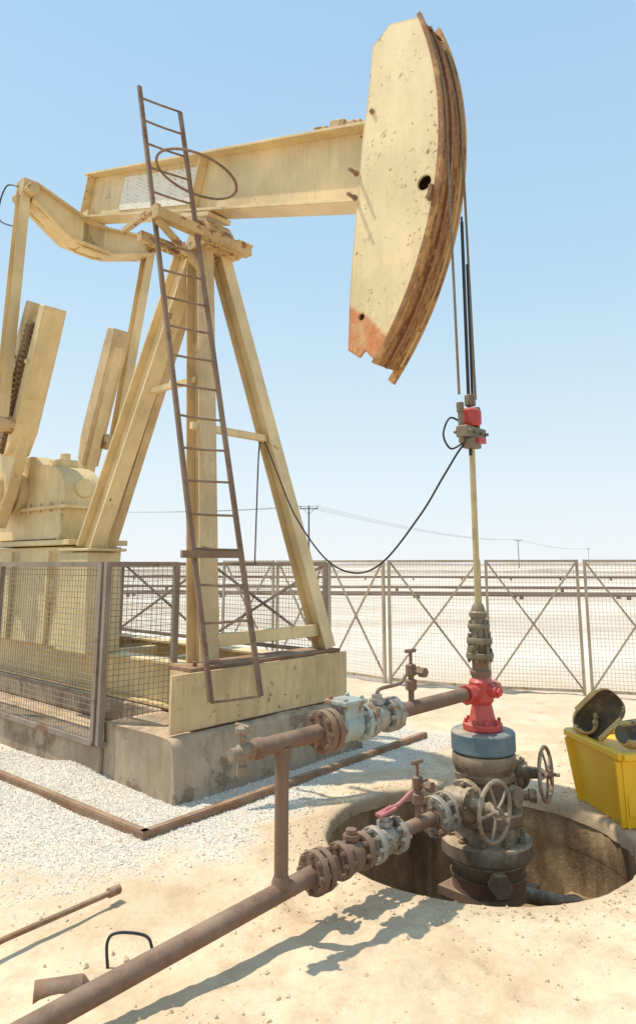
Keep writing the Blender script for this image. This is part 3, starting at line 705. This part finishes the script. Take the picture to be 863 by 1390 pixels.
bn=math_(nt,'ADD',math_(nt,'MULTIPLY',noise_(nt,tc,22,5,.75),.6),math_(nt,'MULTIPLY',math_(nt,'MULTIPLY',vo.outputs['Distance'],ga.outputs['Fac']),.3))
bump(nt,b,bn,.75,.022)
me.materials.append(m); o=bpy.data.objects.new('ground',me); scn.collection.objects.link(o); o['kind']='structure'
g=G(); O2=V((PX,PY,0))
rings=[]
for z,r in ((-.03,PR+.012),(-.06,PR-.001),(-.3,PR-.002),(-.31,PR+.004),(-.6,PR+.004),(-.95,PR)):
    rings.append(g.ring(O2+Z*z,Z,r,96))
g.faces(rings,cap=False)
m,nt,b=newmat('cellar_wall'); tc=N(nt,'ShaderNodeTexCoord').outputs['Object']
c=mix(nt,ramp(nt,noise_(nt,tc,4,5,.7,(1,1,.5)),[(.35,0),(.65,1)]),(.22,.135,.07),(.50,.35,.19))
c=mix(nt,ramp(nt,noise_(nt,tc,2.2,5,.6,(2,2,.5)),[(.48,0),(.68,.8)]),c,(.09,.055,.03))
nt.links.new(c,b.inputs['Base Color']); b.inputs['Roughness'].default_value=.95; bump(nt,b,noise_(nt,tc,24,5,.8),.7,.025)
g.done('well_cellar',m,None,kind='structure')
g=G()
vs={}
for i in range(25):
    for k in range(25):
        x=-1.03+i/11.6;y=-1.03+k/11.6
        vs[i,k]=g.bm.verts.new(O2+V((x,y,-.80+.14*noise.noise(V((x*2,y*2,3)))+.22*max(0,x)+.05*noise.noise(V((x*7,y*7,3))))))
for i in range(24):
    for k in range(24): g.bm.faces.new((vs[i,k],vs[i+1,k],vs[i+1,k+1],vs[i,k+1]))
g.done('cellar_floor',m,None,kind='structure')
def stones(name,count,sampler,mat):
    vv=[];ff=[]
    base=[V(p) for p in ((1,0,0),(-1,0,0),(0,1,0),(0,-1,0),(0,0,1),(0,0,-1))]
    fs=[(0,2,4),(2,1,4),(1,3,4),(3,0,4),(2,0,5),(1,2,5),(3,1,5),(0,3,5)]
    c=0
    while c<count:
        r=sampler()
        if r is None: continue
        x,y,sz=r
        if math.hypot(x-PX,y-PY)<PR+.03: continue
        z=gh(x,y)+sz*.2; rot=Matrix.Rotation(random.random()*6.28,3,'Z')@Matrix.Rotation(random.random()*6.28,3,'X')
        i0=len(vv)
        for p in base: vv.append(rot@(p*sz*random.uniform(.55,1.1))+V((x,y,z)))
        ff+=[tuple(i0+q for q in f) for f in fs]; c+=1
    me=bpy.data.meshes.new(name); me.from_pydata(vv,[],ff); me.materials.append(mat)
    o=bpy.data.objects.new(name,me); scn.collection.objects.link(o); o['kind']='stuff'; return o
def sg():
    s=random.uniform(.6,4.5);n=random.uniform(-3.4,2.2)
    if 2.0<s and -.97<n<1.2: return None
    q=Q(s,n,0)
    if random.random()>gmask(q.x,q.y)**1.5: return None
    return q.x,q.y,random.uniform(.004,.010)*(1.6 if random.random()<.06 else 1)
stones('gravel',32000,sg,simple('white_gravel',(.62,.55,.45),(.84,.79,.70),30,.9))
def ss():
    if random.random()<.25:
        a=random.random()*6.283; r=PR+.03+abs(random.gauss(0,.25)); x=PX+r*math.cos(a); y=PY+r*math.sin(a)
        return x,y,random.choice((.004,.005,.006,.010,.014))*random.uniform(.7,1.2)
    y=random.uniform(2.6,7.5);x=random.uniform(-.5,.5)*y*1.1
    s,n=sn(x,y)
    if s>2 and -.97<n<1.2: return None
    if noise.noise(V((x*1.5,y*1.5,11)))<random.uniform(-.3,.5): return None
    return x,y,random.choice((.003,.004,.005,.006,.008,.014))*random.uniform(.7,1.2)
stones('sand_clods',3200,ss,simple('sand_clod',(.52,.38,.23),(.74,.61,.43),14,.95))
# ================================================================= DISTANCE
def pipeline(pts,r,z,label,group='pipelines crossing the desert'):
    g=G(); g.tube([V((x,y,z)) for x,y in pts],r,8)
    for (x0,y0),(x1,y1) in zip(pts,pts[1:]):
        n=int(math.hypot(x1-x0,y1-y0)/5)
        for i in range(n+1):
            x=x0+(x1-x0)*i/n;y=y0+(y1-y0)*i/n; g.box((x,y,z/2-r/2),.16,.16,z+.0,(V((1,0,0)),V((0,1,0)),Z))
    o=g.done('pipeline','far',None); o['label']=label; o['category']='pipeline'; o['group']=group
pl='long rusty pipeline on low supports across desert'
pipeline([(-60,44),(60,29)],.06,.20,pl); pipeline([(-60,45.2),(60,30.2)],.075,.24,pl); pipeline([(-60,54),(60,38)],.08,.26,pl)
pipeline([(-90,84),(110,66)],.12,.32,pl)
def berm(pts,h,w,seed):
    g=G(); rings=[]
    for i,(x,y) in enumerate(pts):
        hh_=h*(.6+.5*noise.noise(V((i*.37,seed,0))))
        rings.append([V((x,y-w,-.1)),V((x,y-w*.3,hh_*.8)),V((x,y+w*.2,hh_)),V((x,y+w,-.1))])
    g.faces(rings); g.done('sand_berm',simple('berm_soil',(.32,.25,.18),(.50,.42,.33),.4,.95),None,kind='structure')
berm([(-160+i*4,125+6*math.sin(i*.2)) for i in range(90)],.9,4,1)
berm([(-500+i*15,420+20*math.sin(i*.15)) for i in range(80)],3.0,12,5)
def pole(x,y,h):
    t=thing('utility_pole','thin timber utility pole with crossarm in desert','utility pole',(x,y,0),'utility poles along power line')
    g=G(); g.cyl((x,y,-.1),(x,y,h),.16,.1,seg=8); g.done('shaft','pole',t)
    g=G(); g.bar((x-1.3,y,h-.4),(x+1.3,y,h-.4),.14,.14)
    for a in (-1.2,0,1.2): g.cyl((x+a,y,h-.33),(x+a,y,h+.05),.06,seg=6)
    g.bar((x-.8,y,h-.4),(x,y,h-1.2),.06,.06); g.bar((x+.8,y,h-.4),(x,y,h-1.2),.06,.06)
    g.done('crossarm','pole',t)
poles=[(-60,75,9.6),(-1.3,100,9.8),(72,255,10.2),(160,420,10.5)]
for x,y,h in poles: pole(x,y,h)
for (x0,y0,h0),(x1,y1,h1) in zip(poles,poles[1:]):
    for a in (-1.2,0,1.2):
        g=G(); g.tube([V((x0+(x1-x0)*t+a,y0+(y1-y0)*t,h0+(h1-h0)*t-4*1.6*t*(1-t))) for t in [k/16 for k in range(17)]],.018,5)
        o=g.done('power_line','pole',None); o['label']='thin overhead power line strung between poles'; o['category']='power line'; o['group']='overhead power lines'
# ================================================================= LIGHT
el=math.radians(66); sh=V((-.97,.22)).normalized()
sv=V((sh.x*math.cos(el),sh.y*math.cos(el),math.sin(el)))
sd=bpy.data.lights.new('sun','SUN'); sd.energy=4.5; sd.angle=math.radians(.6); sd.color=(1,.93,.81)
so=bpy.data.objects.new('sun',sd); so.rotation_euler=sv.to_track_quat('Z','Y').to_euler(); so.location=(0,0,20); scn.collection.objects.link(so)
w=bpy.data.worlds.new('World'); scn.world=w; w.use_nodes=True; nt=w.node_tree
bg=nt.nodes['Background']; sk_=nt.nodes.new('ShaderNodeTexSky'); sk_.sky_type='NISHITA'; sk_.sun_disc=False
sk_.sun_elevation=el; sk_.sun_rotation=math.atan2(sh.x,sh.y); sk_.air_density=1.0; sk_.dust_density=.8; sk_.ozone_density=1.5; sk_.altitude=0
# desert haze: the sky whitens towards the horizon
tcw=nt.nodes.new('ShaderNodeTexCoord'); sx=nt.nodes.new('ShaderNodeSeparateXYZ'); nt.links.new(tcw.outputs['Generated'],sx.inputs[0])
hz=ramp(nt,sx.outputs[2],[(0,.95),(.12,.87),(.35,.78),(.7,.72)])
hc=ramp(nt,sx.outputs[2],[(0,(.93,.97,1)),(.15,(.78,.92,1)),(.4,(.58,.83,1)),(.75,(.45,.73,1))])
sc=nt.nodes.new('ShaderNodeVectorMath'); sc.operation='SCALE'; sc.inputs['Scale'].default_value=6.8; nt.links.new(hc,sc.inputs[0])
nt.links.new(mix(nt,hz,sk_.outputs[0],sc.outputs[0]),bg.inputs[0]); bg.inputs[1].default_value=.145
# ================================================================= CAMERA
cm=bpy.data.cameras.new('camera'); cm.sensor_fit='VERTICAL'; cm.sensor_height=36; cm.lens=36*950/1390; cm.shift_y=-98/1390
cm.clip_start=.05; cm.clip_end=20000
co=bpy.data.objects.new('camera',cm); co.location=(0,0,1.75); co.rotation_euler=(math.radians(100),0,0); scn.collection.objects.link(co); scn.camera=co
scn.view_settings.view_transform='Standard'; scn.view_settings.look='None'; scn.view_settings.exposure=0
